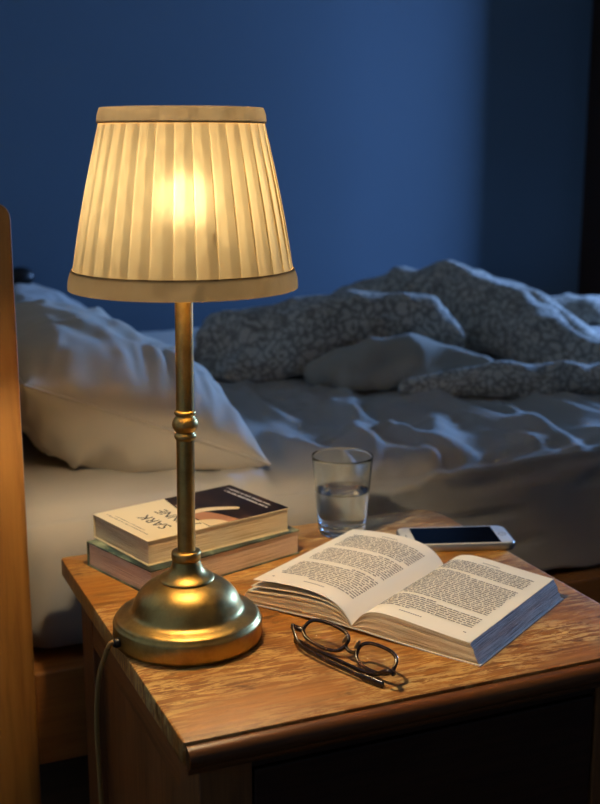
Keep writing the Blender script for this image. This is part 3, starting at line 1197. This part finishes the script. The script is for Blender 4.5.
def block(side, top, bot, wt, wb, mats):
    """leaves as a solid: section in w/z swept along the spine; uv.y counts leaves"""
    n, nl, nh = 40, 10, 10
    bm = bmesh.new()
    uvl = bm.loops.layers.uv.new('UVMap')
    tt = [(.0 + (i / n) ** 1.3) for i in range(n + 1)]
    rp = random.Random(4)
    stag = [rp.uniform(-.0008, .0008) for _ in range(nl + 1)]

    def S(i, l):
        f = l / nl
        wm = wb + (wt - wb) * f + (stag[l] if 0 < l < nl else 0)
        w = tt[i] * wm
        zt_, zb_ = interp(top, tt[i] * wt), interp(bot, tt[i] * wb)
        return w, zb_ + (zt_ - zb_) * f
    sec = [[S(i, l) for l in range(nl + 1)] for i in range(n + 1)]
    ends = []
    for h in (0.0, PH):
        ends.append([[bm.verts.new(pos(side, *(sec[i][l][0], h + (stag[(l * 3) % nl] * .6 * (1 if h else -1)), sec[i][l][1]))) for l in range(nl + 1)] for i in range(n + 1)])
    for e in ends:
        for i in range(n):
            for l in range(nl):
                f = bm.faces.new((e[i][l], e[i + 1][l], e[i + 1][l + 1], e[i][l + 1]))
                f.material_index = 0
                for lp, (a, c) in zip(f.loops, ((i, l), (i + 1, l), (i + 1, l + 1), (i, l + 1))):
                    lp[uvl].uv = (a / n * 2, c / nl)
    A, B = ends
    for l in range(nl):
        f = bm.faces.new((A[n][l], B[n][l], B[n][l + 1], A[n][l + 1]))
        f.material_index = 1
        for lp, (a, c) in zip(f.loops, ((0, l), (1, l), (1, l + 1), (0, l + 1))):
            lp[uvl].uv = (a * 3, c / nl)
        bm.faces.new((A[0][l], A[0][l + 1], B[0][l + 1], B[0][l]))
    for i in range(n):
        bm.faces.new((A[i][nl], A[i + 1][nl], B[i + 1][nl], B[i][nl])).material_index = 2
        bm.faces.new((A[i][0], B[i][0], B[i + 1][0], A[i + 1][0])).material_index = 2
    bmesh.ops.recalc_face_normals(bm, faces=bm.faces)
    return bm


def leaf(side, top, wt, lift=0.0, t=.00025, curl=0.0, inset=0.0):
    """one sheet of paper following the page surface"""
    n, nh = 36, 12
    P = np.zeros((n + 1, nh + 1, 3))
    for i in range(n + 1):
        for k in range(nh + 1):
            f = (i / n) ** 1.3
            h = inset + (PH - 2 * inset) * k / nh
            z = interp(top, f * wt) + lift * f ** 1.5 + curl * f ** 2 * (1 - k / nh)
            P[i, k] = pos(side, f * wt, h, z)
    Q = P.copy()
    Q[..., 2] += t
    bm = bmesh.new()
    va = [[bm.verts.new(P[i, k]) for k in range(nh + 1)] for i in range(n + 1)]
    vb = [[bm.verts.new(Q[i, k]) for k in range(nh + 1)] for i in range(n + 1)]
    for i in range(n):
        for k in range(nh):
            bm.faces.new((va[i][k], va[i][k + 1], va[i + 1][k + 1], va[i + 1][k]))
            bm.faces.new((vb[i][k], vb[i + 1][k], vb[i + 1][k + 1], vb[i][k + 1]))
    for i in range(n):
        bm.faces.new((va[i][0], va[i + 1][0], vb[i + 1][0], vb[i][0]))
        bm.faces.new((va[i][nh], vb[i][nh], vb[i + 1][nh], va[i + 1][nh]))
    for k in range(nh):
        bm.faces.new((va[n][k], va[n][k + 1], vb[n][k + 1], vb[n][k]))
    bmesh.ops.recalc_face_normals(bm, faces=bm.faces)
    return bm


obj('page_block', block(1, R_TOP, R_BOT, .1325, .1425, None), [M['edges'], M['edges_fore'], M['paper']], ob, 40)
obj('page_block', block(-1, L_BLK, L_BOT, .1320, .1415, None), [M['edges'], M['edges_fore'], M['paper']], ob, 40)
pr = obj('page', leaf(1, R_TOP, .1325, .0004), M['paper'], ob, 40, label='right hand page')
pl = obj('page', leaf(-1, L_TOP, .1245, 0), M['paper'], ob, 40, label='left hand page, lifted off the pages below')
mid = [(a, (interp(L_TOP, a) * .35 + interp(L_BLK, a) * .65) + .0002) for a in (0, .006, .016, .032, .055, .085, .112, .128)]
obj('page', leaf(-1, mid, .1275, 0, .0009), M['paper'], ob, 40, label='loose leaves under the lifted page')
# paper cover
b = bmesh.new()
for side, bot in ((1, R_BOT), (-1, L_BOT)):
    n = 16
    va, vb = [], []
    for i in range(n + 1):
        w = .1445 * i / n
        z = interp(bot, min(w, .142))
        for lst, dz in ((va, -.0002), (vb, -.0013)):
            lst.append([b.verts.new(pos(side, w, h, z + dz)) for h in (-.0008, PH + .0008)])
    for i in range(n):
        b.faces.new((va[i][0], va[i][1], va[i + 1][1], va[i + 1][0]))
        b.faces.new((vb[i][0], vb[i + 1][0], vb[i + 1][1], vb[i][1]))
        b.faces.new((va[i][0], va[i + 1][0], vb[i + 1][0], vb[i][0]))
        b.faces.new((va[i][1], vb[i][1], vb[i + 1][1], va[i + 1][1]))
    b.faces.new((va[n][0], va[n][1], vb[n][1], vb[n][0]))
bmesh.ops.recalc_face_normals(b, faces=b.faces)
obj('cover', b, M['cover_white'], ob, 40)


def page_print(side, top, wt, rnd, dz):
    """tiny letters in lines that run from the gutter to the fore edge"""
    bm = bmesh.new()

    def quad(w0, w1, h0, h1):
        v = [bm.verts.new(pos(side, w, h, interp(top, w) + dz)) for w, h in ((w0, h0), (w1, h0), (w1, h1), (w0, h1))]
        bm.faces.new(v)
    pitch = .0045
    x0, x1 = .015, wt - .013
    lines = [.026 + i * pitch for i in range(35)]
    gaps = {8, 27} if side > 0 else {12, 24}
    for i, h in enumerate(lines):
        if i in gaps:
            continue
        a, c = x0, x1
        if i + 1 in gaps or i == 0:
            c = x0 + (x1 - x0) * rnd.uniform(.3, .6)
        if i - 1 in gaps:
            a += .008
        w = a
        while w < c - .002:
            nlet = rnd.choice((2, 3, 3, 4, 5, 5, 6, 7, 8, 9))
            for _ in range(nlet):
                lw = rnd.uniform(.0010, .0016)
                if w + lw > c:
                    break
                up = rnd.choice((0, 0, 0, .0007, .0007))
                quad(w, w + lw * .86, h, h + .0018 + up)
                w += lw + .0001
            w += .0014
    for k in range(10):                      # running foot and page number
        quad(x0 + .03 + k * .0026, x0 + .032 + k * .0026, .0165, .0180)
    quad(x1 - .003, x1, .0165, .0182)
    for k in range(8):
        quad(x0 + .04 + k * .0026, x0 + .042 + k * .0026, .187, .1885)
    bmesh.ops.recalc_face_normals(bm, faces=bm.faces)
    return bm


def lifted(tbl, wt, lift):
    return [(w, z + lift * (w / wt) ** 1.5) for w, z in tbl]


obj('printed_text', page_print(1, R_TOP, .1325, random.Random(21), .00085), M['page_ink'], pr)
obj('printed_text', page_print(-1, L_TOP, .1245, random.Random(22), .00045), M['page_ink'], pl)

# ------------------------------------------------------------------ glass of water
GX = Vector((.6105, 1.2955, ZT))
gl = thing('drinking_glass', 'clear glass half full of water, standing behind the open book', 'glass', GX)
gp = [(0, .0005), (.026, .0005), (.0285, .0020), (.0300, .006), (.0315, .02), (.0350, .06), (.0385, .0985), (.0388, .1018), (.0385, .1026), (.0381, .1018), (.0376, .0985), (.0336, .06), (.0301, .02), (.0290, .0155), (.0255, .0135), (0, .0130)]
obj('tumbler', lathe(gp, 72, GX), M['glass'], gl, 60)
wl = .0575
wp = [(0, .01285), (.0257, .01335), (.0292, .0155), (.0303, .02), (.03325 + .0001, wl - .002), (.0336, wl + .0008), (.0330, wl), (.030, wl - .0006), (0, wl - .0006)]
obj('water', lathe(wp, 72, GX), M['water'], gl, 60, label='still water filling the lower half')

# ------------------------------------------------------------------ phone
pa = math.radians(-18.5)
pu = Vector((math.cos(pa), math.sin(pa), 0))
pv = Vector((-pu.y, pu.x, 0))
pc = Vector((.790, 1.186, ZT)) - pu * .0695
pm = frame_mtx(pc, pu, pv, (0, 0, 1))
ph = thing('smartphone', 'white and silver smartphone with a dark screen behind the open book', 'phone', pc)
b = prism(round_rect(-.0695, .0695, -.0345, .0345, (.011,) * 4, 8), 0.0, .0092, .0024, 3)
bmesh.ops.transform(b, matrix=pm, verts=b.verts)
obj('body', b, M['silver'], ph, 50)
b = prism(round_rect(-.0678, .0678, -.0328, .0328, (.0095,) * 4, 8), .0091, .0095, .00015, 1)
bmesh.ops.transform(b, matrix=pm, verts=b.verts)
fc = obj('front', b, M['phone_white'], ph, 50)
b = prism(round_rect(-.0525, .0515, -.0297, .0297, (.0005,) * 4, 2), .0094, .00965)
bmesh.ops.transform(b, matrix=pm, verts=b.verts)
obj('screen', b, M['screen'], fc)
b = lathe([(0.0042, .0094), (.0050, .0096), (.0054, .0094)], 28, (.0596, 0, .0001), closed=True)
bmesh.ops.transform(b, matrix=pm, verts=b.verts)
obj('home_button', b, M['silver'], fc, True)
b = bx(-.0615, -.0605, -.005, .005, .0094, .0097)
bmesh.ops.transform(b, matrix=pm, verts=b.verts)
obj('speaker_slot', b, M['black'], fc)
b = bx(-.040, -.034, -.0350, -.0343, .003, .0052, bev=.0003)
bmesh.ops.transform(b, matrix=pm, verts=b.verts)
obj('side_button', b, M['silver'], ph)

# ------------------------------------------------------------------ spectacles, folded, standing on the brow line
E0 = Vector((.4300, 1.0180, ZT))
E1 = Vector((.4735, .8830, ZT))
ex = (E1 - E0).normalized()
eaway = Vector((-ex.y, ex.x, 0))
if eaway.dot(FH) < 0:
    eaway = -eaway
tilt = math.radians(46)
eup = eaway * math.cos(tilt) + ZV * math.sin(tilt)
enr = ex.cross(eup).normalized()
if enr.dot(FH) > 0:
    enr = -enr                               # points to the wearer's side
EL = (E1 - E0).length
eg = thing('eyeglasses', 'folded dark tortoiseshell eyeglasses in front of the open book', 'eyeglasses', (E0 + E1) / 2)
half = EL / 2
EB = (E0 + E1) / 2 + ZV * .0030 + ex * .0010


def eface(x, y, d=0.0):
    """frame front: x along the brow, y up from the table, gently bowed"""
    bow = .008 * (x / half) ** 2
    return EB + ex * x + eup * y + enr * (bow + d)


def rim_outline(sg, n=40, s=1.0):
    cx, cy, a, hb = sg * .0352, .0125, .0270 * s, .0124 * s
    out = []
    for k in range(n):
        t = 2 * PI * k / n
        c, q = math.cos(t), math.sin(t)
        e = 2 / 2.6
        x = math.copysign(abs(c) ** e, c) * a
        y = math.copysign(abs(q) ** e, q) * hb
        x += sg * (-y) * .16                 # outer corners droop towards the brow
        out.append((cx + x, cy + y))
    return out


fr = None
for sg in (-1, 1):
    o2 = rim_outline(sg)
    path = [eface(x, y) for x, y in o2]
    rad = [(.0023 if y < .0125 else .0017, .0019) for x, y in o2]
    rim = obj('rim', tube(path, rad, 8, closed=True, ref=enr), M['frame'], eg, True)
    b = bmesh.new()
    inn = rim_outline(sg, 40, .985)
    A = [b.verts.new(eface(x, y, -.0006)) for x, y in inn]
    B = [b.verts.new(eface(x, y, .0006)) for x, y in inn]
    ca_ = b.verts.new(eface(sg * .0352, .0125, -.0008))
    cb_ = b.verts.new(eface(sg * .0352, .0125, .0004))
    for i in range(40):
        j = (i + 1) % 40
        b.faces.new((A[i], A[j], B[j], B[i]))
        b.faces.new((A[j], A[i], ca_))
        b.faces.new((B[i], B[j], cb_))
    bmesh.ops.recalc_face_normals(b, faces=b.faces)
    obj('lens', b, M['lens'], rim, True, label='clear lens')
    # end piece with hinge
    tube_p = spline([eface(sg * .0605, .0075), eface(sg * .0660, .0060, .001), eface(sg * .0695, .0052, .003), eface(sg * .0706, .0048, .006)], 5)
    obj('end_piece', tube(tube_p, (.0030, .0018), 8, ref=eup), M['frame'], eg, True)
    # nose pad
    pp = eface(sg * .0085, .0165, .005)
    b = bmesh.new()
    bmesh.ops.create_uvsphere(b, u_segments=12, v_segments=8, radius=.0035, matrix=frame_mtx(pp, ex, eup, enr) @ Matrix.Diagonal((.4, 1.4, .8, 1)))
    obj('nose_pad', b, M['nose_pad'], eg, True)
br = spline([eface(-.0092, .0120), eface(-.005, .0096, -.001), eface(0, .0088, -.0015), eface(.005, .0096, -.001), eface(.0092, .0120)], 6)
obj('bridge', tube(br, (.0022, .0018), 8, ref=enr), M['frame'], eg, True)
tow = -eaway


def ground(x, d, z):
    q = EB + ex * x + tow * d
    return Vector((q.x, q.y, ZT + z))


hz = .0075
hl = eface(-.0706, .0048, .006)
hr = eface(.0706, .0048, .006)
t1 = spline([hl, hl + ex * .006 + tow * .004, ground(-.045, .0175, .0068), ground(-.01, .0195, .0056), ground(.03, .0175, .0048), ground(.052, .0145, .0040), ground(.064, .0125, .0032)], 7)
n1 = len(t1)
obj('temple', tube(t1, [(.0028 if i < n1 * .7 else .0038, .0014) for i in range(n1)], 8), M['frame'], eg, True)
t2 = spline([hr, hr - ex * .006 + tow * .003, ground(.045, .0105, .0068), ground(.01, .0112, .0056), ground(-.03, .0110, .0048), ground(-.052, .0100, .0042), ground(-.064, .0090, .0034)], 7)
obj('temple', tube(t2, [(.0024 if i < n1 * .7 else .0034, .0013) for i in range(n1)], 8), M['frame'], eg, True)

# ------------------------------------------------------------------ light
w = bpy.data.worlds.new('World')
SC.world = w
w.use_nodes = True
bg = w.node_tree.nodes['Background']
bg.inputs['Color'].default_value = (.16, .30, .62, 1)
bg.inputs['Strength'].default_value = .08
for (y0, y1, z0, z1), en in zip(WINS, (148, 2)):  # second lamp is an added fill, tinting fore edge and phone blue
    la = bpy.data.lights.new('window_daylight', 'AREA')
    la.shape = 'RECTANGLE'
    la.size = y1 - y0 - .06
    la.size_y = z1 - z0 - .06
    la.energy = en
    la.color = (.24, .47, 1)
    lo = bpy.data.objects.new('window_daylight', la)
    COL.objects.link(lo)
    lo.location = (WX + .05, (y0 + y1) / 2, (z0 + z1) / 2)
    lo.rotation_euler = Vector((-1, 0, 0)).to_track_quat('-Z', 'Z').to_euler()

SC.view_settings.view_transform = 'Standard'
SC.view_settings.look = 'None'
SC.view_settings.exposure = .5
SC.view_settings.gamma = 1
SC.view_settings.use_curve_mapping = False
SC.cycles.use_denoising = True
SC.cycles.max_bounces = 24
SC.cycles.transmission_bounces = 24
SC.cycles.sample_clamp_indirect = 6
